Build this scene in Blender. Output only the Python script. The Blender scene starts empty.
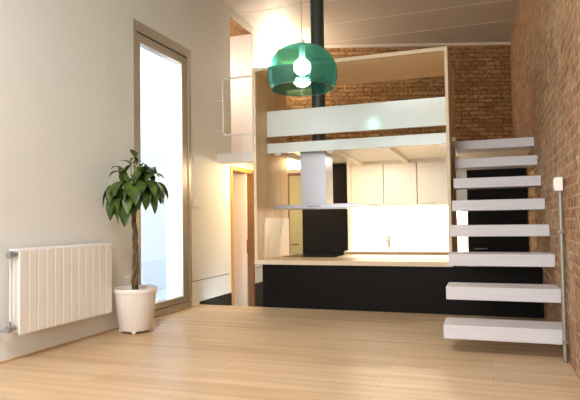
import bpy, bmesh, math, random
from mathutils import Vector, Matrix, noise
random.seed(7)
C = bpy.context.scene
COL = C.collection
PI = math.pi

# ------------------------------------------------------------------ materials
def nodes(name):
    m = bpy.data.materials.new(name); m.use_nodes = True
    nt = m.node_tree; b = nt.nodes['Principled BSDF']
    return m, nt, b
def N(nt, t, **k):
    n = nt.nodes.new(t)
    for a, v in k.items(): setattr(n, a, v)
    return n
def lin(c):
    return tuple(((x/255)/12.92 if x <= 10 else (((x/255)+.055)/1.055)**2.4) for x in c) + (1,)
def simple(name, rgb, rough=.5, metal=0., spec=.5, var=.04, scale=6., bump=0., bscale=60., coat=0.):
    m, nt, b = nodes(name); c = lin(rgb)
    tc = N(nt, 'ShaderNodeTexCoord'); nz = N(nt, 'ShaderNodeTexNoise'); nz.inputs['Scale'].default_value = scale
    nz.inputs['Detail'].default_value = 3
    nt.links.new(tc.outputs['Object'], nz.inputs['Vector'])
    r = N(nt, 'ShaderNodeValToRGB')
    r.color_ramp.elements[0].position = .3; r.color_ramp.elements[1].position = .7
    r.color_ramp.elements[0].color = tuple(x*(1-var) for x in c[:3])+(1,)
    r.color_ramp.elements[1].color = tuple(min(1, x*(1+var)) for x in c[:3])+(1,)
    nt.links.new(nz.outputs['Fac'], r.inputs['Fac']); nt.links.new(r.outputs['Color'], b.inputs['Base Color'])
    b.inputs['Roughness'].default_value = rough; b.inputs['Metallic'].default_value = metal
    b.inputs['Specular IOR Level'].default_value = spec
    b.inputs['Coat Weight'].default_value = coat
    if bump:
        n2 = N(nt, 'ShaderNodeTexNoise'); n2.inputs['Scale'].default_value = bscale; n2.inputs['Detail'].default_value = 4
        nt.links.new(tc.outputs['Object'], n2.inputs['Vector'])
        bp = N(nt, 'ShaderNodeBump'); bp.inputs['Strength'].default_value = bump; bp.inputs['Distance'].default_value = .01
        nt.links.new(n2.outputs['Fac'], bp.inputs['Height']); nt.links.new(bp.outputs['Normal'], b.inputs['Normal'])
    return m
def emit(name, rgb, strength):
    m, nt, b = nodes(name); c = lin(rgb)
    b.inputs['Base Color'].default_value = c
    b.inputs['Emission Color'].default_value = c; b.inputs['Emission Strength'].default_value = strength
    return m
def axes(nt, order):
    tc = N(nt, 'ShaderNodeTexCoord'); s = N(nt, 'ShaderNodeSeparateXYZ'); c = N(nt, 'ShaderNodeCombineXYZ')
    nt.links.new(tc.outputs['Object'], s.inputs[0])
    for i, a in enumerate(order): nt.links.new(s.outputs['XYZ'.index(a)], c.inputs[i])
    return c.outputs[0]
def mix(nt, a, b, f, typ='MIX'):
    m = N(nt, 'ShaderNodeMix', data_type='RGBA', blend_type=typ)
    for sock, v in ((m.inputs[6], a), (m.inputs[7], b), (m.inputs[0], f)):
        if hasattr(v, 'is_linked'): nt.links.new(v, sock)
        else: sock.default_value = v
    return m.outputs[2]
def brick(name, order, c1, c2, mort, pale, width=.27, row=.078, gap=.012, patch=.5, warp=.022):
    m, nt, b = nodes(name); v = axes(nt, order)
    nz = N(nt, 'ShaderNodeTexNoise'); nz.inputs['Scale'].default_value = 7; nz.inputs['Detail'].default_value = 3
    nt.links.new(v, nz.inputs['Vector'])
    sub = N(nt, 'ShaderNodeVectorMath', operation='SUBTRACT'); sub.inputs[1].default_value = (.5, .5, .5)
    nt.links.new(nz.outputs['Color'], sub.inputs[0])
    sc = N(nt, 'ShaderNodeVectorMath', operation='SCALE'); sc.inputs['Scale'].default_value = warp
    nt.links.new(sub.outputs[0], sc.inputs[0])
    add = N(nt, 'ShaderNodeVectorMath', operation='ADD'); nt.links.new(v, add.inputs[0]); nt.links.new(sc.outputs[0], add.inputs[1])
    nf = N(nt, 'ShaderNodeTexNoise'); nf.inputs['Scale'].default_value = 34; nf.inputs['Detail'].default_value = 2; nt.links.new(v, nf.inputs['Vector'])
    sf = N(nt, 'ShaderNodeVectorMath', operation='MULTIPLY_ADD'); sf.inputs[1].default_value = (.012, .012, 0); nt.links.new(nf.outputs['Color'], sf.inputs[0]); nt.links.new(add.outputs[0], sf.inputs[2])
    bt = N(nt, 'ShaderNodeTexBrick'); nt.links.new(sf.outputs[0], bt.inputs['Vector'])
    for k, val in (('Color1', lin(c1)), ('Color2', lin(c2)), ('Mortar', lin(mort)), ('Scale', 1.), ('Mortar Size', gap), ('Mortar Smooth', .35),
                   ('Bias', -.1), ('Brick Width', width), ('Row Height', row)): bt.inputs[k].default_value = val
    # stains and pale mortar smears with shapes of their own
    n2 = N(nt, 'ShaderNodeTexNoise'); n2.inputs['Scale'].default_value = 3.2; n2.inputs['Detail'].default_value = 8; n2.inputs['Roughness'].default_value = .7
    nt.links.new(v, n2.inputs['Vector'])
    r2 = N(nt, 'ShaderNodeValToRGB'); r2.color_ramp.elements[0].position = .5; r2.color_ramp.elements[1].position = .72
    nt.links.new(n2.outputs['Fac'], r2.inputs['Fac'])
    pm = N(nt, 'ShaderNodeMath', operation='MULTIPLY'); pm.inputs[1].default_value = patch; nt.links.new(r2.outputs['Color'], pm.inputs[0])
    col = mix(nt, bt.outputs['Color'], lin(pale), pm.outputs[0])
    n3 = N(nt, 'ShaderNodeTexNoise'); n3.inputs['Scale'].default_value = 22; n3.inputs['Detail'].default_value = 5
    nt.links.new(v, n3.inputs['Vector'])
    r3 = N(nt, 'ShaderNodeValToRGB'); r3.color_ramp.elements[0].color = (.5, .48, .46, 1); r3.color_ramp.elements[1].color = (1.25, 1.22, 1.2, 1)
    r3.color_ramp.elements[0].position = .3; r3.color_ramp.elements[1].position = .7
    nt.links.new(n3.outputs['Fac'], r3.inputs['Fac'])
    col = mix(nt, col, r3.outputs['Color'], 1., 'MULTIPLY')
    nt.links.new(col, b.inputs['Base Color']); b.inputs['Roughness'].default_value = .9; b.inputs['Specular IOR Level'].default_value = .15
    h = N(nt, 'ShaderNodeMath', operation='MULTIPLY_ADD'); h.inputs[1].default_value = -1.; 
    nt.links.new(bt.outputs['Fac'], h.inputs[0]); nt.links.new(n3.outputs['Fac'], h.inputs[2])
    bp = N(nt, 'ShaderNodeBump'); bp.inputs['Strength'].default_value = .8; bp.inputs['Distance'].default_value = .02
    nt.links.new(h.outputs[0], bp.inputs['Height']); nt.links.new(bp.outputs['Normal'], b.inputs['Normal'])
    return m
def wood(name, order, c1, c2, plank_w, plank_l, seam=.0015, rough=.4, grain=(1.2, 26.), gstr=.5, seamcol=None, coat=0., spec=.5):
    """order: first axis runs along the grain"""
    m, nt, b = nodes(name); v = axes(nt, order)
    bt = N(nt, 'ShaderNodeTexBrick'); nt.links.new(v, bt.inputs['Vector']); bt.offset = .37
    s = seamcol or tuple(int(x*.75) for x in c2)
    for k, val in (('Color1', lin(c1)), ('Color2', lin(c2)), ('Mortar', lin(s)), ('Scale', 1.), ('Mortar Size', seam), ('Mortar Smooth', .2),
                   ('Bias', 0.), ('Brick Width', plank_l), ('Row Height', plank_w)): bt.inputs[k].default_value = val
    mp = N(nt, 'ShaderNodeMapping'); mp.inputs['Scale'].default_value = (grain[0], grain[1], grain[1]); nt.links.new(v, mp.inputs[0])
    nz = N(nt, 'ShaderNodeTexNoise'); nz.inputs['Scale'].default_value = 1.; nz.inputs['Detail'].default_value = 6; nz.inputs['Distortion'].default_value = .6
    nt.links.new(mp.outputs[0], nz.inputs['Vector'])
    r = N(nt, 'ShaderNodeValToRGB'); r.color_ramp.elements[0].position = .3; r.color_ramp.elements[1].position = .72
    r.color_ramp.elements[0].color = (.78, .74, .68, 1); r.color_ramp.elements[1].color = (1.06, 1.05, 1.04, 1)
    nt.links.new(nz.outputs['Fac'], r.inputs['Fac'])
    col = mix(nt, bt.outputs['Color'], r.outputs['Color'], gstr, 'MULTIPLY')
    nt.links.new(col, b.inputs['Base Color']); b.inputs['Roughness'].default_value = rough
    b.inputs['Coat Weight'].default_value = coat; b.inputs['Specular IOR Level'].default_value = spec
    bp = N(nt, 'ShaderNodeBump'); bp.inputs['Strength'].default_value = .06; bp.inputs['Distance'].default_value = .01
    nt.links.new(nz.outputs['Fac'], bp.inputs['Height']); nt.links.new(bp.outputs['Normal'], b.inputs['Normal'])
    return m
def sheet(name, rgb, gloss=.06, rough=.02, facing=False):
    """thin clear or tinted sheet: light passes tinted, a little is mirrored"""
    m = bpy.data.materials.new(name); m.use_nodes = True; nt = m.node_tree; nt.nodes.clear()
    out = N(nt, 'ShaderNodeOutputMaterial'); t = N(nt, 'ShaderNodeBsdfTransparent'); g = N(nt, 'ShaderNodeBsdfGlossy')
    g.inputs['Roughness'].default_value = rough
    lw = N(nt, 'ShaderNodeLayerWeight'); lw.inputs['Blend'].default_value = .35
    if facing:   # longer way through the wall of the shade near its outline
        mx = mix(nt, lin(rgb), tuple(x*.86 for x in lin(rgb)[:3])+(1,), lw.outputs['Facing']); nt.links.new(mx, t.inputs['Color'])
    else: t.inputs['Color'].default_value = lin(rgb)
    ml = N(nt, 'ShaderNodeMath', operation='MULTIPLY_ADD'); ml.inputs[1].default_value = .25; ml.inputs[2].default_value = gloss
    nt.links.new(lw.outputs['Fresnel'], ml.inputs[0])
    ms = N(nt, 'ShaderNodeMixShader'); nt.links.new(ml.outputs[0], ms.inputs[0]); nt.links.new(t.outputs[0], ms.inputs[1])
    nt.links.new(g.outputs[0], ms.inputs[2])
    if facing:   # a little haze inside the plastic
        df = N(nt, 'ShaderNodeBsdfTranslucent'); df.inputs['Color'].default_value = lin((96, 176, 154))
        m2 = N(nt, 'ShaderNodeMixShader'); m2.inputs[0].default_value = .04
        nt.links.new(ms.outputs[0], m2.inputs[1]); nt.links.new(df.outputs[0], m2.inputs[2]); nt.links.new(m2.outputs[0], out.inputs[0])
    else: nt.links.new(ms.outputs[0], out.inputs[0])
    return m

M = dict(
    wall=simple('wall_paint', (228, 229, 226), .65, var=.015, scale=1.5, bump=.05, bscale=90),
    reveal=simple('reveal_paint', (236, 226, 216), .6, var=.01),
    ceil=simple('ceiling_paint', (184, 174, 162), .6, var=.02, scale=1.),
    seam=simple('ceiling_seam', (216, 206, 194), .6),
    brick_r=brick('brick_right', 'YZX', (180, 142, 108), (150, 112, 82), (182, 158, 128), (212, 194, 168), patch=.65, gap=.009, row=.064, width=.25, warp=.022),
    brick_b=brick('brick_back', 'XZY', (182, 143, 98), (146, 108, 70), (132, 102, 68), (196, 166, 124), patch=.4, gap=.009, row=.064, width=.25, warp=.02),  # mortar darker than the brick: joint shadow put into its colour
    floor=wood('oak_floor', 'XYZ', (214, 187, 152), (202, 172, 134), .19, 1.6, seam=.0012, rough=.42, grain=(.9, 15.), gstr=1., coat=.0, seamcol=(160, 126, 90)),
    kfloor=simple('dark_tile', (52, 48, 42), .5),
    base=simple('oak_skirting', (196, 158, 116), .5, var=.06, scale=9),
    blackskirt=simple('black_lining', (30, 28, 25), .6),
    frame_v=wood('birch_vertical', 'ZYX', (228, 200, 160), (218, 186, 144), .055, 1.1, seam=.0006, rough=.45, grain=(2., 40.), gstr=.5),
    frame_h=wood('birch_horizontal', 'XYZ', (228, 200, 160), (218, 186, 144), .055, 1.1, seam=.0006, rough=.45, grain=(2., 40.), gstr=.5),
    edge=simple('birch_edge', (214, 192, 160), .5, var=.05, scale=20),
    board=simple('white_lacquer', (220, 228, 225), .15, var=.01, spec=.6),
    tread=None,
    black=simple('black_panel', (17, 13, 10), .55, spec=.12, var=.05, bump=.02),
    cream=simple('cream_lacquer', (238, 229, 213), .35, var=.01),
    white=simple('white_plastic', (232, 230, 226), .4, var=.01),
    rad=simple('radiator_enamel', (232, 229, 223), .3, var=.01),
    pot=simple('white_pot', (232, 224, 216), .38, var=.015),
    soil=simple('dark_soil', (52, 38, 28), .95, var=.3, scale=40, bump=.6),
    steel=simple('brushed_steel', (176, 176, 180), .34, metal=.85, var=.03, scale=3),
    chrome=simple('chrome', (205, 203, 198), .18, metal=1., var=.01),
    alu=simple('bronze_aluminium', (184, 174, 158), .38, metal=.3, var=.02),
    gasket=simple('black_gasket', (34, 30, 26), .7),
    pipe=simple('dark_flue', (60, 68, 64), .45, metal=.2, var=.03),
    hob=simple('black_glass', (12, 12, 12), .2, spec=.25, var=0.),
    pine=simple('pine_frame', (200, 148, 78), .45, var=.1, scale=14),
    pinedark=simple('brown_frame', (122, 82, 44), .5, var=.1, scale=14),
    doorw=simple('door_white', (232, 220, 210), .45, var=.01),
    doorg=simple('door_olive', (176, 166, 120), .5, var=.04),
    bark=simple('bark', (104, 86, 60), .85, var=.35, scale=26, bump=.6, bscale=40),
    stem=simple('green_stem', (104, 122, 52), .6),
    shade=sheet('green_clear_plastic', (182, 226, 222), gloss=.04, rough=.03, facing=True),
    glass=sheet('window_glass', (246, 250, 252), gloss=.02, rough=.0),
    bulb=emit('lit_bulb', (255, 250, 238), 30.),
    diff=emit('lit_diffuser', (232, 255, 246), 2.2),
    lamp=emit('lit_lamp', (255, 226, 172), 7.),
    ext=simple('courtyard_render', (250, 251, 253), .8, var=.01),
    extb=simple('courtyard_render_shaded', (200, 214, 236), .8, var=.01),  # same white render, with the end wall's bluish shade in the colour
    ground=simple('courtyard_paving', (226, 228, 230), .8),
    rimm=sheet('green_rim', (150, 222, 204), gloss=.25, rough=.1),
    slabp=simple('landing_paint', (214, 210, 202), .7),
    cond=simple('galvanised_steel', (150, 144, 134), .45, metal=.6, var=.05, scale=12),
    cable=simple('cable', (168, 156, 140), .5),
)
def leafmat():
    m, nt, b = nodes('leaf_green'); v = axes(nt, 'XYZ')
    nz = N(nt, 'ShaderNodeTexNoise'); nz.inputs['Scale'].default_value = 11; nt.links.new(v, nz.inputs['Vector'])
    r = N(nt, 'ShaderNodeValToRGB'); r.color_ramp.elements[0].color = lin((42, 64, 24)); r.color_ramp.elements[1].color = lin((88, 112, 46))
    r.color_ramp.elements[0].position = .35; r.color_ramp.elements[1].position = .68
    nt.links.new(nz.outputs['Fac'], r.inputs['Fac']); nt.links.new(r.outputs['Color'], b.inputs['Base Color'])
    b.inputs['Roughness'].default_value = .38
    return m
M['leaf'] = leafmat()
def treadmat():
    m, nt, b = nodes('white_stair_laminate'); v = axes(nt, 'XYZ')
    mp = N(nt, 'ShaderNodeMapping'); mp.inputs['Scale'].default_value = (3, 120, 120); nt.links.new(v, mp.inputs[0])
    nz = N(nt, 'ShaderNodeTexNoise'); nz.inputs['Scale'].default_value = 1; nz.inputs['Detail'].default_value = 3; nt.links.new(mp.outputs[0], nz.inputs['Vector'])
    r = N(nt, 'ShaderNodeValToRGB'); r.color_ramp.elements[0].color = lin((192, 188, 190)); r.color_ramp.elements[1].color = lin((214, 211, 213))
    nt.links.new(nz.outputs['Fac'], r.inputs['Fac']); nt.links.new(r.outputs['Color'], b.inputs['Base Color'])
    b.inputs['Roughness'].default_value = .5
    bp = N(nt, 'ShaderNodeBump'); bp.inputs['Strength'].default_value = .12; bp.inputs['Distance'].default_value = .005
    nt.links.new(nz.outputs['Fac'], bp.inputs['Height']); nt.links.new(bp.outputs['Normal'], b.inputs['Normal'])
    return m
M['tread'] = treadmat()

# ------------------------------------------------------------------ mesh helpers
def box(bm, x0, x1, y0, y1, z0, z1, bev=0.):
    r = bmesh.ops.create_cube(bm, size=1.)
    vs = r['verts']
    for v in vs:
        v.co = Vector((x0+(v.co.x+.5)*(x1-x0), y0+(v.co.y+.5)*(y1-y0), z0+(v.co.z+.5)*(z1-z0)))
    if bev:
        es = list({e for v in vs for e in v.link_edges})
        bmesh.ops.bevel(bm, geom=es, offset=bev, segments=2, affect='EDGES', profile=.5)
def lathe(bm, prof, cx=0, cy=0, cz=0, n=40, close=False, axis='Z'):
    rings = []
    for r, z in prof:
        ring = []
        for k in range(n):
            a = 2*PI*k/n
            p = (r*math.cos(a), r*math.sin(a), z)
            if axis == 'Y': p = (p[0], p[2], p[1])
            if axis == 'X': p = (p[2], p[0], p[1])
            ring.append(bm.verts.new((cx+p[0], cy+p[1], cz+p[2])))
        rings.append(ring)
    for a, b in zip(rings, rings[1:]):
        for k in range(n): bm.faces.new((a[k], a[(k+1) % n], b[(k+1) % n], b[k]))
    if close: 
        bm.faces.new(list(reversed(rings[0]))); bm.faces.new(rings[-1])
def tube(bm, pts, r, n=10, caps=True):
    pts = [Vector(p) for p in pts]
    rr = r if isinstance(r, (list, tuple)) else [r]*len(pts)
    prev = None; rings = []
    for i, p in enumerate(pts):
        t = (pts[min(i+1, len(pts)-1)]-pts[max(i-1, 0)]).normalized()
        if prev is None:
            u = t.orthogonal().normalized()
        else:
            u = (prev-t*prev.dot(t)).normalized()
        prev = u; w = t.cross(u)
        rings.append([bm.verts.new(p+(u*math.cos(2*PI*k/n)+w*math.sin(2*PI*k/n))*rr[i]) for k in range(n)])
    for a, b in zip(rings, rings[1:]):
        for k in range(n): bm.faces.new((a[k], a[(k+1) % n], b[(k+1) % n], b[k]))
    if caps:
        bm.faces.new(list(reversed(rings[0]))); bm.faces.new(rings[-1])
def sphere(bm, c, r, sz=1., n=20):
    bmesh.ops.create_uvsphere(bm, u_segments=n, v_segments=n//2, radius=r, matrix=Matrix.Translation(c) @ Matrix.Diagonal((1, 1, sz, 1)))
def obj(name, bm, mat, parent=None, smooth=False, loc=None):
    """links one mesh object; when parented, coordinates stay in world space of an unrotated parent"""
    bmesh.ops.recalc_face_normals(bm, faces=bm.faces)
    me = bpy.data.meshes.new(name); bm.to_mesh(me); bm.free()
    me.materials.append(mat)
    o = bpy.data.objects.new(name, me); COL.objects.link(o)
    if smooth:
        for p in me.polygons: p.use_smooth = True
        try:
            me.set_sharp_from_angle(angle=math.radians(40))
        except Exception: pass
    if parent:
        o.parent = parent
        base = Vector((0, 0, 0)); q = parent
        while q: base += q.location; q = q.parent
        o.location = -base
    if loc: o.location = loc
    return o
def bx(name, x0, x1, y0, y1, z0, z1, mat, parent=None, bev=0.):
    bm = bmesh.new(); box(bm, x0, x1, y0, y1, z0, z1, bev); return obj(name, bm, mat, parent)
def tag(o, label, cat, group=None):
    o['label'] = label; o['category'] = cat
    if group: o['group'] = group
    return o
def thing(name, label, cat, loc, group=None):
    o = bpy.data.objects.new(name, None); COL.objects.link(o); o.location = loc; o.empty_display_size = .1
    return tag(o, label, cat, group)
def struct(o, label=None, cat=None):
    o['kind'] = 'structure'
    if label: o['label'] = label
    if cat: o['category'] = cat
    return o
def holed(bm, axis, a0, a1, u0, u1, z0, z1, holes):
    """slab between a0..a1 along axis, spanning u (the other horizontal, or x for axis Z) and z, minus holes (u0,u1,z0,z1)"""
    us = sorted({u0, u1, *[h[0] for h in holes], *[h[1] for h in holes]}); us = [u for u in us if u0 <= u <= u1]
    zs = sorted({z0, z1, *[h[2] for h in holes], *[h[3] for h in holes]}); zs = [z for z in zs if z0 <= z <= z1]
    for ua, ub in zip(us, us[1:]):
        for za, zb in zip(zs, zs[1:]):
            if any(h[0] <= ua and ub <= h[1] and h[2] <= za and zb <= h[3] for h in holes): continue
            if axis == 'X': box(bm, a0, a1, ua, ub, za, zb)
            elif axis == 'Y': box(bm, ua, ub, a0, a1, za, zb)
            else: box(bm, ua, ub, za, zb, a0, a1)
    bmesh.ops.remove_doubles(bm, verts=bm.verts, dist=1e-5)
    seen = {}
    for f in bm.faces: seen.setdefault(tuple(round(c, 4) for c in f.calc_center_median()), []).append(f)
    bmesh.ops.delete(bm, geom=[f for v in seen.values() if len(v) > 1 for f in v], context='FACES_ONLY')

# ------------------------------------------------------------------ dimensions (metres)
XL, XR, YP, YF = -3.02, .449, 5.505, 5.47
ZC = 3.6; KZ = -.43; YW = 7.75
WY0, WY1, WZ0, WZ1 = 4.28, 5.321, .016, 2.768
Y0 = -2.6

# ------------------------------------------------------------------ setting
bm = bmesh.new(); box(bm, XL-.3, XR+.3, Y0, YP-.002, -.25, 0); struct(obj('floor', bm, M['floor']), 'pale oak plank floor of the living area', 'floor')
struct(bx('kitchen_floor', XL-.3, XR+.3, YP, 9.6, KZ-.2, KZ, M['kfloor']), 'dark sunken kitchen floor', 'floor')
UH = (6.35, 7.05, 1.705, 3.5); DH = (6.31, 7.03, KZ, 1.60)
bm = bmesh.new(); holed(bm, 'X', XL-.3, XL, Y0, 8.3, KZ-.2, ZC, [(WY0, WY1, WZ0, WZ1), UH, DH])
struct(obj('wall_left', bm, M['wall']), 'tall off-white plaster wall with the window', 'wall')
# deep reveal of the upper opening
bm = bmesh.new()
box(bm, XL-.64, XL-.3, UH[0]-.1, UH[0], 1.7, ZC); box(bm, XL-.64, XL-.3, UH[1], UH[1]+.1, 1.7, ZC)
box(bm, XL-.7, XL-.64, UH[0]-.1, UH[1]+.1, 1.7, ZC); box(bm, XL-.64, XL-.3, UH[0], UH[1], 1.701, 1.705)
struct(obj('wall_reveal', bm, M['reveal']), 'white reveal of the upper opening', 'wall')
struct(bx('lintel', XL-.64, XL-.01, UH[0], UH[1], 3.49, 3.58, M['brick_b']), 'bare brick soffit over the upper opening', 'lintel')
bx('trim_jamb', XL-.64, XL-.002, UH[1]-.012, UH[1], 1.705, 3.49, M['reveal'])['kind'] = 'structure'
# right brick wall, slightly uneven and drawn in towards the back
bm = bmesh.new(); ny, nz_ = 96, 30; grid = []
for i in range(ny+1):
    row = []
    for j in range(nz_+1):
        y = Y0+(9.7-Y0)*i/ny; z = KZ-.2+(ZC-KZ+.2)*j/nz_
        t = max(0., min(1., (y-6.4)/2.8)); u = max(0., min(1., (z-1.6)/.8))
        keep = min(1., max(0., (abs(z-.09-(.192+(y-3.914-.15)*.2175/.3171))-.28)/.25)); keep = 1. if not 3.4 < y < 6.7 and abs(z-1.1) > 0 else keep
        dx = -.075*t*u+keep*.010*noise.noise((y*1.7, z*1.7, 0))+keep*.006*noise.noise((y*5, z*5, 3))
        row.append(bm.verts.new((XR+dx, y, z)))
    grid.append(row)
for i in range(ny):
    for j in range(nz_): bm.faces.new((grid[i][j], grid[i+1][j], grid[i+1][j+1], grid[i][j+1]))
box(bm, XR+.03, XR+.3, Y0, 9.7, KZ-.2, ZC)
struct(obj('wall_right', bm, M['brick_r'], smooth=True), 'bare brick side wall beside the stairs', 'wall')
bm = bmesh.new(); box(bm, 0, 4.4, 0, .25, 1.6, ZC)
wb = obj('wall_back', bm, M['brick_b'], loc=(-3.3, 7.938, 0)); wb.rotation_euler.z = math.atan(.3475)
struct(wb, 'bare brick end wall behind the loft', 'wall')
struct(bx('wall_kitchen', XL-.3, XR+.2, YW, YW+.12, KZ-.2, 1.68, M['cream']), 'white kitchen wall behind the sink', 'wall')
struct(bx('wall_front', XL-.3, XR+.3, Y0-.2, Y0, -.2, ZC, M['wall']), 'white wall behind the viewer', 'wall')
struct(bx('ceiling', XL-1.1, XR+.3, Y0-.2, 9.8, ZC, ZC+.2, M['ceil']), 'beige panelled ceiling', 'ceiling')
n = 1
for y in (1.1, 1.88, 2.66, 3.44, 4.22, 5.0, 5.79, 6.58, 7.37, 8.14):
    x1 = .38 if y > 7 else XR-.02
    bx('trim_%d' % n, XL if y < 8 else -2.5, x1, y-.011, y+.011, ZC-.004, ZC, M['seam'])['kind'] = 'structure'; n += 1
bm = bmesh.new(); box(bm, .3, 4.0, -.05, 0., ZC-.035, ZC)
t = obj('trim_%d' % n, bm, M['seam'], loc=(-3.3, 7.938, 0)); t.rotation_euler.z = math.atan(.3475); t['kind'] = 'structure'
struct(bx('baseboard_left', XL, XL+.012, Y0, WY0-.02, 0, .012, M['base']))
bm = bmesh.new(); box(bm, XL, XL+.006, YP, DH[0]-.002, KZ, .03); box(bm, XL, XL+.006, DH[1]+.002, YW, KZ, .06); struct(obj('baseboard_kitchen', bm, M['blackskirt']))
bm = bmesh.new()
for a, b in ((WY1+.02, DH[0]-.05), (DH[1]+.05, YW)): box(bm, XL, XL+.002, a, b, .262, .268)
struct(obj('trim_groove', bm, M['gasket']))

# window
w = bpy.data.objects.new('window_1', None); COL.objects.link(w); w.location = (XL, (WY0+WY1)/2, WZ0)
struct(w, 'tall bronze aluminium window door to the bright courtyard', 'window')
def ringframe(bm, x0, x1, y0, y1, z0, z1, wd, bev=.003, top=None, bot=None, near=None):
    near = near or wd
    top = top or wd; bot = bot or wd
    box(bm, x0, x1, y0, y0+near, z0, z1, bev); box(bm, x0, x1, y1-wd, y1, z0, z1, bev)
    box(bm, x0, x1, y0+near, y1-wd, z0, z0+bot, bev); box(bm, x0, x1, y0+near, y1-wd, z1-top, z1, bev)
bm = bmesh.new(); ringframe(bm, XL-.08, XL+.012, WY0, WY1, WZ0, WZ1, .055, .003, .095, .05); obj('window_frame', bm, M['alu'], w)
bm = bmesh.new(); ringframe(bm, XL-.082, XL+.002, WY0+.055, WY1-.055, WZ0+.05, WZ1-.095, .007, 0, .012); obj('gasket', bm, M['gasket'], w)
bm = bmesh.new(); ringframe(bm, XL-.085, XL+.004, WY0+.062, WY1-.062, WZ0+.057, WZ1-.107, .108, .003, .08, .06, .062); obj('sash', bm, M['alu'], w)
bx('pane', XL-.062, XL-.056, WY0+.122, WY1-.168, WZ0+.115, WZ1-.185, M['glass'], w)
# courtyard outside
struct(bx('exterior_wall_side', -4.65, -4.4, 2.2, 7.3, -.6, 6., M['ext']), 'white courtyard wall beyond the window', 'wall')
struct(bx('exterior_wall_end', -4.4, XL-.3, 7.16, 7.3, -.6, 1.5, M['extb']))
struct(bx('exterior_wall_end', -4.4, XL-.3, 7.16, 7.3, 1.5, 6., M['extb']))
struct(bx('exterior_ground', -4.65, XL-.3, 0., 7.3, -.7, -.05, M['ground']))

# lower door in left wall
d = bpy.data.objects.new('door_1', None); COL.objects.link(d); d.location = (XL, (DH[0]+DH[1])/2, KZ)
struct(d, 'white door standing open in a golden wooden frame, under the landing', 'door')
bm = bmesh.new()
box(bm, XL-.13, XL+.012, DH[0], DH[0]+.055, KZ, DH[3]-.0, .003); box(bm, XL-.13, XL+.012, DH[0]+.055, DH[1]-.05, DH[3]-.05, DH[3], .003)
obj('door_frame', bm, M['pine'], d)
bm = bmesh.new(); box(bm, XL-.13, XL+.012, DH[1]-.05, DH[1], KZ, DH[3], .003); obj('door_frame', bm, M['pinedark'], d)  # far jamb's shade given as a darker wood colour
lf = bx('door_leaf', XL-.64, XL-.07, DH[1]-.09, DH[1]-.052, KZ+.01, DH[3]-.05, M['doorw'], d)
bx('lock_plate', XL-.0702, XL-.067, DH[1]-.082, DH[1]-.060, .48, .66, M['pinedark'], lf)
bm = bmesh.new(); box(bm, XL-.70, XL-.3, DH[0]-.06, DH[0], KZ-.2, 1.7); box(bm, XL-.70, XL-.3, DH[1], DH[1]+.06, KZ-.2, 1.7); box(bm, XL-.76, XL-.70, DH[0]-.06, DH[1]+.06, KZ-.2, 1.7); box(bm, XL-.7, XL-.3, DH[0], DH[1], 1.6, 1.7); box(bm, XL-.7, XL-.3, DH[0], DH[1], KZ-.2, KZ)
struct(obj('wall_vestibule', bm, M['reveal']), 'small vestibule behind the open door', 'wall')
# door in the kitchen end wall
d = bpy.data.objects.new('door_2', None); COL.objects.link(d); d.location = (-2.4, YW, KZ)
struct(d, 'olive door at the far end of the passage', 'door')
bm = bmesh.new(); box(bm, -2.79, -2.745, YW-.03, YW, KZ, 1.6, .003); box(bm, -2.745, -2.05, YW-.03, YW, 1.56, 1.6, .003); box(bm, -2.1, -2.05, YW-.03, YW, KZ, 1.56, .003)
obj('door_frame', bm, M['pinedark'], d)
bx('door_leaf', -2.745, -2.1, YW-.02, YW, KZ+.01, 1.56, M['doorg'], d)
bm = bmesh.new(); tube(bm, [(-2.71, YW-.02, .56), (-2.71, YW-.06, .56), (-2.6, YW-.06, .56)], .009, 8); obj('door_handle', bm, M['pinedark'], d, True)

# loft structure
struct(bx('landing_slab', XL, -2.347, 5.955, 6.1, 1.6, 1.705, M['slabp']), 'white slab edge of the landing beside the box', 'slab')
struct(bx('landing_floor', XL, -2.347, 6.1, 8.2, 1.68, 1.705, M['cream']))
bm = bmesh.new(); holed(bm, 'Z', 1.68, 1.72, -2.346, XR+.01, 5.825, 8.9, [(-2.346, -.36, 5., 5.825), (-.36, XR+.01, 5., 6.47)])
bmesh.ops.delete(bm, geom=list(bm.verts), context='VERTS')
box(bm, -2.346, -.3, 5.825, 8.9, 1.68, 1.72); box(bm, -.3, XR, 6.47, 9.3, 1.63, 1.72)
struct(obj('loft_floor', bm, M['cream']), 'cream boarded floor of the loft over the kitchen', 'floor')
for x in (-2.2, -1.6, -.99, -.42):
    o = bx('ceiling_beam', x-.035, x+.035, 5.825, 7.378, 1.635, 1.68, M['cream']); struct(o)

# ------------------------------------------------------------------ wooden box frame around loft and kitchen
f = thing('box_frame', 'pale birch box frame wrapping the loft above the kitchen', 'frame', (-1.34, YF, .5))
YB = 6.45
bx('side_panel', -2.342, -2.312, YF+.004, YB, .4955, 2.505, M['frame_v'], f)
bx('side_panel', -.362, -.333, YF+.004, YB, .4955, 2.505, M['frame_v'], f)
bm = bmesh.new(); holed(bm, 'Z', 2.505, 2.54, -2.342, -.333, YF+.004, YB, [(-1.89, -1.71, 6.01, 6.19)])
obj('top_panel', bm, M['frame_h'], f)
bm = bmesh.new(); box(bm, -2.342, -2.312, YF, YF+.004, .4955, 2.505); box(bm, -.362, -.333, YF, YF+.004, .4955, 2.505); box(bm, -2.342, -.333, YF, YF+.004, 2.505, 2.54)
obj('front_edging', bm, M['edge'], f)['label'] = 'paler front edge of the box frame'
# loft guard boards
g = thing('loft_guard', 'two glossy white boards guarding the loft edge', 'guard rail', (-1.34, 5.86, 1.66))
bx('guard_board', -2.311, -.363, 5.79, 5.82, 1.839, 2.127, M['board'], g, .003)
bx('guard_board', -2.311, -.363, 5.79, 5.82, 1.653, 1.765, M['board'], g, .003)

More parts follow.
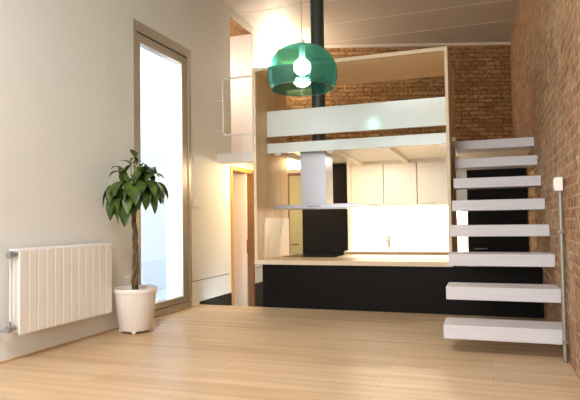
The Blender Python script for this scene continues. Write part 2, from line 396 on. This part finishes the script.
# peninsula
p = thing('kitchen_peninsula', 'long black kitchen base with plain front, along the floor edge', 'cabinet', (-1.3, 5.8, KZ))
bx('body', -2.265, .436, YP+.02, 6.35, KZ, .4495, M['black'], p)
bx('front_panel', -2.27, .436, YP, YP+.018, KZ, .4495, M['black'], p)
c = thing('countertop', 'birch edged worktop with white inlay over the black base', 'countertop', (-1.3, 5.9, .45))
bx('slab', -2.345, -.333, YF+.004, 6.45, .45, .495, M['frame_h'], c)
bx('edging', -2.345, -.333, YF-.002, YF+.004, .45, .495, M['edge'], c)
bm = bmesh.new()
pts = [(-1.5, 5.87), (-.47, 5.87), (-.42, 6.42), (-1.5, 6.42)]
lo = [bm.verts.new((x, y, .4952)) for x, y in pts]; hi = [bm.verts.new((x, y, .498)) for x, y in pts]
bm.faces.new(hi); bm.faces.new(lo[::-1])
for k in range(4): bm.faces.new((lo[k], lo[(k+1) % 4], hi[(k+1) % 4], hi[k]))
obj('inlay', bm, M['white'], c)['label'] = 'white inlaid work surface'
# splash panel with a rounded upper front corner
bm = bmesh.new(); y0, y1, z0, z1, r = 5.67, 6.44, .496, .938, .06
prof = [(y0, z0), (y1, z0), (y1, z1)]+[(y0+r+r*math.cos(a), z1-r+r*math.sin(a)) for a in [PI/2+PI/2*k/8 for k in range(9)]]
A = [bm.verts.new((-2.3115, a, b)) for a, b in prof]; B = [bm.verts.new((-2.299, a, b)) for a, b in prof]
bm.faces.new(A[::-1]); bm.faces.new(B)
for k in range(len(A)): bm.faces.new((A[k], A[(k+1) % len(A)], B[(k+1) % len(A)], B[k]))
tag(obj('splash_panel', bm, M['cream']), 'white splash panel with rounded corner leaning on the birch side', 'panel')
# hob
h = thing('induction_hob', 'black glass induction hob set in the worktop below the hood', 'hob', (-1.9, 6.2, .495))
bx('glass_top', -2.21, -1.59, 5.97, 6.43, .4955, .501, M['hob'], h, .002)
for x, y, r in ((-2.05, 6.1, .08), (-1.75, 6.1, .07), (-2.05, 6.3, .065), (-1.75, 6.3, .085)):
    bm = bmesh.new(); lathe(bm, [(r, .5011), (r+.0015, .5013), (r+.003, .5011)], x, y, n=32); obj('zone_marking', bm, M['gasket'], h)
# hood
h = thing('range_hood', 'steel chimney range hood with flat wide canopy over the hob', 'range hood', (-1.8, 6.1, 1.04))
bx('chimney', -1.978, -1.684, 5.95, 6.24, 1.083, 1.679, M['steel'], h, .002)
bx('canopy', -2.245, -1.305, 5.86, 6.34, 1.035, 1.083, M['steel'], h, .004)
bx('filter', -2.1, -1.45, 5.92, 6.28, 1.028, 1.035, M['chrome'], h)
bm = bmesh.new()
for k in range(5): box(bm, -1.87+k*.03, -1.855+k*.03, 5.857, 5.86, 1.052, 1.064)
obj('control_panel', bm, M['gasket'], h)
# flue
fl = thing('flue_pipe', 'dark green-black round flue rising from the loft to the ceiling', 'pipe', (-1.8, 6.1, 1.72))
bm = bmesh.new(); lathe(bm, [(.077, 1.721), (.077, 3.6)], -1.8, 6.1, n=32, close=True); obj('pipe', bm, M['pipe'], fl, True)
bm = bmesh.new(); lathe(bm, [(.077, 1.721), (.098, 1.721), (.098, 1.735), (.079, 1.742)], -1.8, 6.1, n=32); obj('collar', bm, M['pipe'], fl, True)

# ------------------------------------------------------------------ kitchen back run
xs = [-1.742, -1.302, -.868, -.434]
labs = ['cream wall cabinet next to the black column, leftmost of the three over the sink', 'cream wall cabinet in the middle of the three, above the faucet',
        'cream wall cabinet nearest the stairs, rightmost of the three']
for k in range(3):
    x0, x1 = xs[k]+.003, xs[k+1]-.003
    cb = thing('wall_cabinet', labs[k], 'cabinet', ((x0+x1)/2, 7.58, 1.085), 'wall cabinets above the sink')
    bx('body', x0, x1, 7.4, YW-.002, 1.085, 1.64, M['cream'], cb)
    dr = bx('door', x0+.002, x1-.002, 7.38, 7.398, 1.082, 1.638, M['cream'], cb, .002)
    hx = (x1-.19, x1-.05) if k == 0 else (x0+.06, x0+.22)
    bm = bmesh.new(); tube(bm, [(hx[0], 7.381, 1.105), (hx[0], 7.36, 1.105), (hx[1], 7.36, 1.105), (hx[1], 7.381, 1.105)], .005, 8)
    obj('handle', bm, M['steel'], dr, True)
struct(bx('trim_fascia', -1.797, -.2, 7.385, 7.4, 1.642, 1.68, M['cream']))
def tall(x0, x1, label, side):
    t = thing('tall_cabinet', label, 'cabinet', ((x0+x1)/2, 7.56, KZ))
    bx('body', x0, x1, 7.4, YW-.035, KZ, 1.655 if side < 0 else 1.625, M['black'], t)
    dl = bx('door', x0+.002, x1-.002, 7.378, 7.398, KZ+.08, .47, M['black'], t, .002)
    du = bx('door', x0+.002, x1-.002, 7.378, 7.398, .475, 1.65 if side < 0 else 1.62, M['black'], t, .002)
    hx = (x0+.07, x0+.22); hz = .525 if side > 0 else .4
    bm = bmesh.new(); tube(bm, [(hx[0], 7.38, hz), (hx[0], 7.352, hz), (hx[1], 7.352, hz), (hx[1], 7.38, hz)], .006, 8)
    obj('handle', bm, M['steel'], du if side > 0 else dl, True)
tall(-2.438, -1.80, 'tall black cabinet column behind the range hood', -1)
tall(-.252, .435, 'tall black cabinet seen between the stair treads', 1)
bx_f = bx('filler', -1.797, -1.744, 7.39, YW-.002, .5, 1.64, M['cream']); tag(bx_f, 'narrow cream filler strip between black column and wall cabinets', 'panel')
b = thing('base_cabinet', 'low cream cabinet run under the sink counter', 'cabinet', (-1.02, 7.45, KZ))
bx('body', -1.795, -.256, 7.2, YW-.003, KZ, .325, M['cream'], b)
bx('top_rail', -1.795, -.256, 7.2, 7.28, .325, .455, M['cream'], b)
for k in range(3):
    a0 = -1.795+k*.513; dr = bx('door', a0+.003, a0+.51, 7.18, 7.198, KZ+.1, .45, M['cream'], b, .002)
    bm = bmesh.new(); tube(bm, [(a0+.17, 7.182, .41), (a0+.17, 7.16, .41), (a0+.33, 7.16, .41), (a0+.33, 7.182, .41)], .005, 8); obj('handle', bm, M['steel'], dr, True)
c = thing('sink_counter', 'narrow worktop along the bright kitchen wall', 'countertop', (-1.02, 7.45, .456))
bm = bmesh.new(); holed(bm, 'Z', .456, .495, -1.795, -.256, 7.15, YW-.003, [(-1.5, -1.1, 7.3, 7.58)]); obj('slab', bm, M['white'], c)
bx('edging', -1.795, -.256, 7.146, 7.15, .456, .495, M['base'], c)
s = thing('sink', 'steel sink bowl below the faucet', 'sink', (-1.3, 7.44, .5))
bm = bmesh.new()
box(bm, -1.495, -1.487, 7.303, 7.577, .33, .5); box(bm, -1.113, -1.105, 7.303, 7.577, .33, .5); box(bm, -1.487, -1.113, 7.303, 7.311, .33, .5); box(bm, -1.487, -1.113, 7.569, 7.577, .33, .5); box(bm, -1.487, -1.113, 7.311, 7.569, .33, .338)
obj('bowl', bm, M['steel'], s)
bm = bmesh.new(); ringframe(bm, -1.52, -1.08, 7.28, 7.6, .4955, .5, .03, 0); bmesh.ops.delete(bm, geom=list(bm.verts), context='VERTS')
holed(bm, 'Z', .4955, .501, -1.52, -1.08, 7.28, 7.6, [(-1.49, -1.11, 7.307, 7.573)]); obj('rim', bm, M['steel'], s)
fa = thing('faucet', 'slim steel faucet standing behind the sink', 'faucet', (-1.29, 7.63, .496))
bm = bmesh.new(); lathe(bm, [(.026, .4965), (.026, .51), (.017, .52), (.016, .67), (.019, .68), (.012, .692)], -1.29, 7.64, n=20, close=True); obj('column', bm, M['cond'], fa, True)
bm = bmesh.new(); tube(bm, [(-1.29, 7.63, .63), (-1.29, 7.5, .65), (-1.29, 7.46, .64), (-1.29, 7.45, .61)], .011, 10); obj('spout', bm, M['cond'], fa, True)
bm = bmesh.new(); tube(bm, [(-1.275, 7.64, .67), (-1.2, 7.62, .69)], .006, 8); obj('lever', bm, M['cond'], fa, True)
ul = thing('under_cabinet_light', 'lit strip light fixed beneath the wall cabinets', 'lamp', (-1.0, 7.68, 1.06))
bx('housing', -1.72, -.3, 7.655, 7.745, 1.068, 1.0845, M['white'], ul)
bx('tube', -1.70, -.32, 7.67, 7.725, 1.055, 1.067, M['lamp'], ul)
cl = thing('ceiling_light', 'lit rectangular ceiling lamp in the passage by the hood', 'lamp', (-2.5, 6.65, 1.6))
bx('base', -2.78, -2.2, 6.5, 6.8, 1.668, 1.679, M['white'], cl)
bx('diffuser', -2.77, -2.21, 6.51, 6.79, 1.565, 1.667, M['lamp'], cl, .004)

# ------------------------------------------------------------------ stairs
xa, ys, gg, zs, rr, th, dep = -.3077, 3.914, .3171, .192, .2175, .0926, .30
st = thing('floating_staircase', 'eight thick white treads cantilevered from the brick wall', 'staircase', (XR, ys, 0))
for k in range(8):
    y = ys+k*gg; z = zs+k*rr
    bx('tread', xa, XR-.0005, y, y+dep, z-th, z, M['tread'], st, .003)
# conduit with switch
cd = thing('switch_conduit', 'steel conduit with a white switch box on the brick wall', 'conduit', (XR-.03, 3.86, 0))
bm = bmesh.new(); tube(bm, [(XR-.025, 3.87, .002), (XR-.025, 3.87, 1.065)], .0135, 12); obj('pipe', bm, M['cond'], cd, True)
bx('switch_box', XR-.058, XR-.012, 3.83, 3.91, 1.065, 1.15, M['white'], cd, .004)
bx('rocker', XR-.062, XR-.058, 3.845, 3.895, 1.08, 1.135, M['white'], cd, .001)
for z in (.12, .8): bx('clamp', XR-.042, XR-.004, 3.852, 3.888, z, z+.018, M['chrome'], cd, .002)

# ------------------------------------------------------------------ handrail on the landing
hr = thing('landing_rail', 'white tubular guard rail hooked to the wall above the landing', 'guard rail', (-2.945, 5.975, 1.93))
def arc(cx, cz, r, a0, a1, n=5): return [(cx+r*math.cos(a0+(a1-a0)*k/n), 5.975, cz+r*math.sin(a0+(a1-a0)*k/n)) for k in range(n+1)]
pts = [(-2.347, 5.975, 2.6)]+arc(-2.89, 2.545, .055, PI/2, PI)+arc(-2.89, 1.98, .055, PI, 1.5*PI)+[(-2.347, 5.975, 1.925)]
bm = bmesh.new(); tube(bm, pts, .011, 10); obj('tube', bm, M['white'], hr, True)
for z in (2.345, 1.985):
    bm = bmesh.new(); tube(bm, [(XL+.001, 5.975, z), (-2.95, 5.975, z)], .008, 8); lathe(bm, [(.02, XL+.001), (.02, XL+.008)], 0, 5.975, z, n=16, close=True, axis='X'); obj('bracket', bm, M['white'], hr, True)

# ------------------------------------------------------------------ radiator
RX = -2.89; RY0, RY1, RZ0, RZ1 = 2.863, 3.818, .184, .744
ra = thing('radiator', 'white sectional radiator on the left wall', 'radiator', (RX-.05, (RY0+RY1)/2, RZ0))
sw = (RY1-RY0)/12
proto = None
for k in range(12):
    if proto is None:
        bm = bmesh.new(); y = RY0
        box(bm, RX-.012, RX, y+.0025, y+sw-.0025, RZ0, RZ1-.012, .005)        # front plate
        box(bm, RX-.085, RX-.012, y+.034, y+sw-.034, RZ0+.01, RZ1-.03, .002)
        box(bm, RX-.055, RX-.047, y+.004, y+sw-.004, RZ0+.03, RZ1-.04, .002); box(bm, RX-.09, RX-.08, y+.004, y+sw-.004, RZ0+.01, RZ1-.03, .002)
        vs = [(RX-.09, RZ1-.012), (RX-.09, RZ1), (RX-.02, RZ1), (RX-.002, RZ1-.012)]
        a = [bm.verts.new((x, y+.002, z)) for x, z in vs]; b_ = [bm.verts.new((x, y+sw-.002, z)) for x, z in vs]
        bm.faces.new(a); bm.faces.new(b_[::-1])
        for q in range(4): bm.faces.new((a[q], a[(q+1) % 4], b_[(q+1) % 4], b_[q]))
        proto = obj('section', bm, M['rad'], ra)
    else:
        o = proto.copy(); COL.objects.link(o); o.location = proto.location+Vector((0, sw*k, 0))
bm = bmesh.new(); lathe(bm, [(.012, RY0-.05), (.022, RY0-.05), (.024, RY0-.02), (.016, RY0-.012), (.016, RY0+.01)], RX-.045, 0, RZ1-.04, n=20, close=True, axis='Y'); obj('bleed_cap', bm, M['steel'], ra, True)
bm = bmesh.new(); lathe(bm, [(.016, RY1-.01), (.016, RY1+.02), (.02, RY1+.02), (.018, RY1+.05)], RX-.045, 0, RZ1-.045, n=20, close=True, axis='Y'); obj('end_cap', bm, M['steel'], ra, True)
bm = bmesh.new(); lathe(bm, [(.02, RY0-.06), (.023, RY0-.05), (.023, RY0-.03), (.015, RY0-.02), (.015, RY0+.01)], RX-.045, 0, RZ0+.045, n=20, close=True, axis='Y')
tube(bm, [(RX-.045, RY0-.04, RZ0+.045), (RX-.045, RY0-.04, RZ0+.09)], .014, 12); tube(bm, [(RX-.045, RY0-.05, RZ0+.04), (XL+.008, RY0-.07, RZ0+.035)], .009, 10)
obj('valve', bm, M['steel'], ra, True)
bx('bracket', XL+.001, RX-.088, RY0+.2, RY0+.23, RZ1-.08, RZ1-.03, M['rad'], ra); bx('bracket', XL+.001, RX-.088, RY1-.23, RY1-.2, RZ1-.08, RZ1-.03, M['rad'], ra)

# ------------------------------------------------------------------ wall plates
def plate(name, y, z, wy, wz, label, cat, mat='white', n=1):
    o = thing(name, label, cat, (XL, y, z))
    bx('cover', XL+.0005, XL+.012, y-wy/2, y+wy/2, z-wz/2, z+wz/2, M[mat], o, .003)
    for k in range(n):
        a = y-wy/2+.012+(wy-.024)*k/n; b2 = a+(wy-.024)/n-.003
        bx('rocker', XL+.012, XL+.015, a, b2, z-wz/2+.012, z+wz/2-.012, M[mat], o, .001)
    return o
plate('light_switch', 5.44, 1.11, .15, .08, 'double white light switch on the wall right of the window', 'switch', n=2)
plate('wall_sensor', 5.45, 1.6, .09, .085, 'small white box high on the wall right of the window', 'sensor', n=1)
o = thing('power_outlet', 'white power outlet low on the wall behind the plant pot', 'outlet', (XL, 4.194, .384))
bx('cover', XL+.0005, XL+.01, 4.15, 4.238, .34, .428, M['white'], o, .003)
bm = bmesh.new(); lathe(bm, [(.03, XL+.0101), (.03, XL+.013), (.024, XL+.013), (.022, XL+.0105)], 0, 4.194, .384, n=24, axis='X'); obj('socket_ring', bm, M['white'], o, True)
for y, z, s_, lb in ((5.735, 2.36, .13, 'faint wall-coloured cover plate between the window and the landing rail'), (3.985, 2.17, .2, 'faint wall-coloured square cover plate left of the tall window')):
    tag(bx('cover_plate', XL+.0003, XL+.003, y-s_/2, y+s_/2, z-s_/2, z+s_/2, M['wall'], None, .001), lb, 'cover plate')  # plain cover plates of unknown purpose
o = thing('reveal_switch', 'small white switch inside the upper wall opening', 'switch', (XL-.3, UH[1]-.012, 2.75))
bx('cover', XL-.35, XL-.27, UH[1]-.022, UH[1]-.0125, 2.7, 2.79, M['white'], o, .002); bx('rocker', XL-.338, XL-.282, UH[1]-.026, UH[1]-.022, 2.715, 2.775, M['white'], o, .001)

# ------------------------------------------------------------------ uplighter on the left wall over the loft
sc = thing('wall_uplighter', 'lit wall uplighter in the loft corner behind the pendant', 'lamp', (XL, 7.72, 3.1))
bm = bmesh.new(); lathe(bm, [(.02, 3.05), (.07, 3.1), (.085, 3.16), (.08, 3.16), (.06, 3.1), (.015, 3.06)], XL+.11, 7.72, n=28); obj('bowl', bm, M['white'], sc, True)
bm = bmesh.new(); box(bm, XL+.0005, XL+.05, 7.68, 7.76, 3.06, 3.12, .003); obj('bracket', bm, M['white'], sc)
bm = bmesh.new(); sphere(bm, (XL+.11, 7.72, 3.14), .035); obj('bulb', bm, M['bulb'], sc, True)

# ------------------------------------------------------------------ pendant lamp
PX, PY, PZ = -1.402, 4.3, 1.975
pl = thing('pendant_lamp', 'clear green plastic dome pendant lamp hanging with its bulb lit', 'lamp', (PX, PY, PZ))
DS = .94
outer = [(.276, 0), (.292, .045), (.302, .09), (.305, .125), (.301, .17), (.287, .22), (.262, .267), (.225, .31), (.175, .345), (.115, .368), (.055, .379), (.014, .382)]
outer = [(a*DS, b*DS) for a, b in outer]
inner = [(max(.01, r-.005), z-.003 if z > .02 else z) for r, z in outer]
bm = bmesh.new(); lathe(bm, outer+inner[::-1]+[outer[0]], PX, PY, PZ, n=72); obj('shade', bm, M['shade'], pl, True)
bm = bmesh.new(); lathe(bm, [(.2735*DS+.0045*math.cos(2*PI*k/8), -.002+.0045*math.sin(2*PI*k/8)) for k in range(9)], PX, PY, PZ, n=72); obj('rim', bm, M['rimm'], pl, True)['label'] = 'thin paler rim of the dome'
bm = bmesh.new(); lathe(bm, [(.0, .40), (.022, .40), (.026, .37), (.026, .26), (.018, .25), (.0, .25)][1:-1], PX, PY, PZ, n=24, close=True); obj('lamp_holder', bm, M['white'], pl, True)
bm = bmesh.new(); lathe(bm, [(.014, .258), (.022, .245), (.042, .232), (.062, .21), (.070, .182), (.065, .153), (.048, .128), (.024, .114), (.004, .111)], PX, PY, PZ, n=28, close=True); obj('bulb', bm, M['bulb'], pl, True)  # bulb drawn oversize to take in its glow
bm = bmesh.new(); lathe(bm, [(.004, .018), (.03, .022), (.052, .036), (.062, .052), (.055, .066), (.03, .076), (.004, .078)], PX, PY, PZ, n=28, close=True); obj('diffuser', bm, M['diff'], pl, True)
bm = bmesh.new()
for k in range(3):
    a = k*2*PI/3; tube(bm, [(PX+.05*math.cos(a), PY+.05*math.sin(a), PZ+.062), (PX+.075*math.cos(a), PY+.075*math.sin(a), PZ+.16), (PX+.024*math.cos(a), PY+.024*math.sin(a), PZ+.27)], .0015, 6)
obj('diffuser_wire', bm, M['steel'], pl)
bm = bmesh.new(); tube(bm, [(PX, PY, PZ+.4), (PX, PY, ZC-.03)], .0035, 8); obj('cable', bm, M['cable'], pl, True)
bm = bmesh.new(); lathe(bm, [(.05, ZC-.001), (.048, ZC-.03), (.01, ZC-.045)], PX, PY, 0, n=28, close=True); obj('ceiling_cup', bm, M['white'], pl, True)

# ------------------------------------------------------------------ potted money tree
BX, BY = -2.795, 4.0
pt = thing('potted_tree', 'braided money tree with drooping leaves in a white pot by the window', 'plant', (BX, BY, 0))
bm = bmesh.new()
lathe(bm, [(.02, .02), (.125, .02), (.133, .03), (.170, .325), (.177, .327), (.179, .335), (.180, .36), (.177, .365), (.170, .36), (.160, .31), (.02, .31)], BX, BY, 0, n=56)
pot = obj('pot', bm, M['pot'], pt, True)
for k in range(4):
    a = .5+k*PI/2; cx, cy = BX+.115*math.cos(a), BY+.115*math.sin(a)
    bm = bmesh.new(); lathe(bm, [(.004, -.012), (.019, -.012), (.021, 0), (.019, .012), (.004, .012)], cx, cy, .021, n=18, close=True, axis='Y'); obj('caster', bm, M['pot'], pot, True)
bm = bmesh.new(); tube(bm, [(BX+.06, BY+.09, .30), (BX+.06, BY+.09, .42)], .003, 8); obj('water_gauge', bm, M['white'], pt, True)
bm = bmesh.new(); lathe(bm, [(.005, .322), (.08, .325), (.163, .318)], BX, BY, 0, n=40); obj('soil', bm, M['soil'], pt, True)
RGT = Vector((.942, .334, 0)); DPT = Vector((-.334, .942, 0))
base = Vector((BX-.01, BY, .32)); top = Vector((-2.715, 3.86, 1.10))
def trunkpt(t):
    p = base.lerp(top, t); p += RGT*(.012*math.sin(t*PI*1.2)); return p
for s_ in range(3):
    bm = bmesh.new(); P_ = []; R_ = []
    for k in range(41):
        t = k/40; a = s_*2*PI/3+t*PI*3.2
        q = trunkpt(t)+(RGT*math.cos(a)+DPT*math.sin(a))*(.017-.009*t); P_.append(q); R_.append(.0155-.006*t+.002*math.sin(k*1.3+s_))
    tube(bm, P_, R_, 10); obj('trunk', bm, M['bark'], pt, True)
bmL = bmesh.new(); bmS = bmesh.new()
def leaflet(bm, o, d, L, W, droop, roll):
    """a pointed oval blade that starts at o, heads along d and bends down"""
    d = d.normalized(); n = 8; p = o.copy(); vel = d.copy(); rows = []
    side0 = vel.cross(Vector((0, 0, 1)))
    if side0.length < .1: side0 = RGT.copy()
    side0.normalize()
    for k in range(n+1):
        t = k/n
        wd = W*(math.sin(PI*min(1, t**.8*.97+.03))**.85)*(1-.15*t)
        up = side0.cross(vel).normalized(); sd = (side0*math.cos(roll)+up*math.sin(roll)).normalized()
        nn = sd.cross(vel).normalized()
        rows.append((p-sd*wd*.5+nn*wd*.16, p.copy(), p+sd*wd*.5+nn*wd*.16))
        vel = (vel+Vector((0, 0, -1))*droop/n).normalized(); p = p+vel*L/n
    vv = [[bm.verts.new(c) for c in r] for r in rows]
    for a, b2 in zip(vv, vv[1:]):
        for q in range(2): bm.faces.new((a[q], a[q+1], b2[q+1], b2[q]))
def palm(o, out, L, nl=6, droop=1.6, spread=1.0):
    """hand of leaflets at the end of a stalk"""
    out = out.normalized(); sd = out.cross(Vector((0, 0, 1)))
    if sd.length < .1: sd = RGT.copy()
    sd.normalize(); up = sd.cross(out).normalized()
    for k in range(nl):
        a = (k-(nl-1)/2)/((nl-1)/2)*1.9*spread
        dd = out*math.cos(a)+sd*math.sin(a)+up*(.15+.1*random.random())
        ll = L*1.1*(1-.22*abs(a)/1.9)*(.9+.2*random.random())
        leaflet(bmL, o, dd, ll, ll*.47, droop*1.2*(.8+.4*random.random()), random.uniform(-.3, .3))
def stalk(r, z, dpt, L, nl, droop, start=.98, lift=.05):
    s0 = trunkpt(start); e = top+RGT*r*.8+DPT*dpt+Vector((0, 0, z))
    mid = s0.lerp(e, .5)+Vector((0, 0, lift))
    pp = [s0*(1-t)**2+mid*2*t*(1-t)+e*t*t for t in [k/8 for k in range(9)]]
    tube(bmS, pp, [.006-.0035*k/8 for k in range(9)], 6)
    out = (pp[-1]-pp[-3]).normalized(); out = (out+Vector((0, 0, -.25))).normalized()
    palm(e, out, L, max(4, nl-1), droop)
# right of the trunk, up from its top, depth, leaflet length, count, droop
for a in [(.02, .34, 0., .10, 4, .9), (-.015, .27, -.03, .12, 5, 1.2), (-.13, .24, .02, .11, 5, 1.6), (-.09, .20, -.06, .13, 5, 1.5),
          (-.15, .10, -.04, .19, 6, 2.7), (-.11, .05, .03, .18, 6, 2.8), (-.16, .02, -.02, .21, 5, 3.2), (-.05, .12, -.14, .19, 6, 2.4), (.0, .05, -.10, .20, 6, 2.6),
          (-.06, -.01, -.08, .22, 5, 3.4), (.06, .17, .03, .16, 6, 1.6), (.10, .20, -.05, .15, 6, 1.8), (.15, .23, .03, .10, 4, 1.3), (.20, .19, -.02, .12, 5, 1.5),
          (.15, .13, -.06, .2, 7, 2.3), (.18, .12, .06, .19, 6, 2.4), (.12, .06, -.03, .2, 6, 2.6), (.08, .09, .12, .19, 6, 2.3), (.05, .1, -.13, .19, 6, 2.2), (.2, .08, .0, .17, 6, 2.6), (.08, .26, 0., .10, 5, 1.4), (-.02, .16, .08, .18, 6, 2.)]:
    stalk(*a)
# keep every blade clear of the wall
for v in list(bmL.verts)+list(bmS.verts):
    if v.co.x < XL+.02: v.co.x = XL+.02+(v.co.x-XL-.02)*.02
fo = obj('foliage', bmL, M['leaf'], pt, True); obj('stalk', bmS, M['stem'], pt, True)

# ------------------------------------------------------------------ light
def area(name, loc, rot, sx, sy, power, col):
    l = bpy.data.lights.new(name, 'AREA'); l.shape = 'RECTANGLE'; l.size = sx; l.size_y = sy; l.energy = power; l.color = col
    o = bpy.data.objects.new(name, l); COL.objects.link(o); o.location = loc; o.rotation_euler = rot; return o
def point(name, loc, power, col, r=.04):
    l = bpy.data.lights.new(name, 'POINT'); l.energy = power; l.color = col; l.shadow_soft_size = r
    o = bpy.data.objects.new(name, l); COL.objects.link(o); o.location = loc; return o
area('room_overhead_fill', (-1.4, .6, 3.5), (0, 0, 0), 1.2, 1.2, 60, (.97, .97, 1.))  # added fill light overhead, out of view, no known fitting
area('room_back_fill', (-1.3, Y0+.05, 1.7), (PI/2, 0, 0), 2.2, 1.8, 90, (.83, .92, 1.))  # added cool fill from behind the camera; the wall there has no opening
area('cabinet_strip', (-1.01, 7.70, 1.05), (0, 0, 0), 1.36, .04, 12, (1., .91, .78))
point('passage_lamp', (-2.5, 6.62, 1.52), 8.5, (1., .87, .6), .06)
point('upper_room_lamp', (XL-.5, 6.5, 2.9), 5., (1., .95, .9), .08)
area('kitchen_fill', (-1.3, 6.75, 1.66), (0, 0, 0), .2, .2, 4, (1., .91, .78))  # added fill to brighten the cabinet fronts, no fitting there
point('loft_lamp', (XL+.11, 7.72, 3.24), 28, (1., .84, .64), .05)
point('pendant_bulb', (PX, PY, PZ+.18), 22, (1., .96, .88), .061)
w = bpy.data.worlds.new('sky'); C.world = w; w.use_nodes = True
bg = w.node_tree.nodes['Background']; bg.inputs[0].default_value = (.80, .89, 1., 1); bg.inputs[1].default_value = 14.

# ------------------------------------------------------------------ camera
cam = bpy.data.cameras.new('camera'); co = bpy.data.objects.new('camera', cam); COL.objects.link(co); C.camera = co
R_ = Vector((.9423217, .33440991, -.01413587)); U_ = Vector((.02589445, -.0307301, .99919224)); F_ = Vector((-.33370539, .94192658, .037617))
co.matrix_world = Matrix(((R_.x, U_.x, -F_.x, 0), (R_.y, U_.y, -F_.y, 0), (R_.z, U_.z, -F_.z, .9), (0, 0, 0, 1)))
cam.sensor_fit = 'HORIZONTAL'; cam.sensor_width = 36; cam.lens = 560.58/580*36; cam.clip_start = .05
v = C.view_settings; v.view_transform = 'Standard'; v.look = 'None'; v.gamma = 1.; v.exposure = 1.08; v.use_curve_mapping = False
C.cycles.use_denoising = True; C.cycles.max_bounces = 12; C.cycles.diffuse_bounces = 5; C.cycles.transparent_max_bounces = 16
C.cycles.sample_clamp_indirect = 12.; C.cycles.caustics_reflective = False; C.cycles.caustics_refractive = False
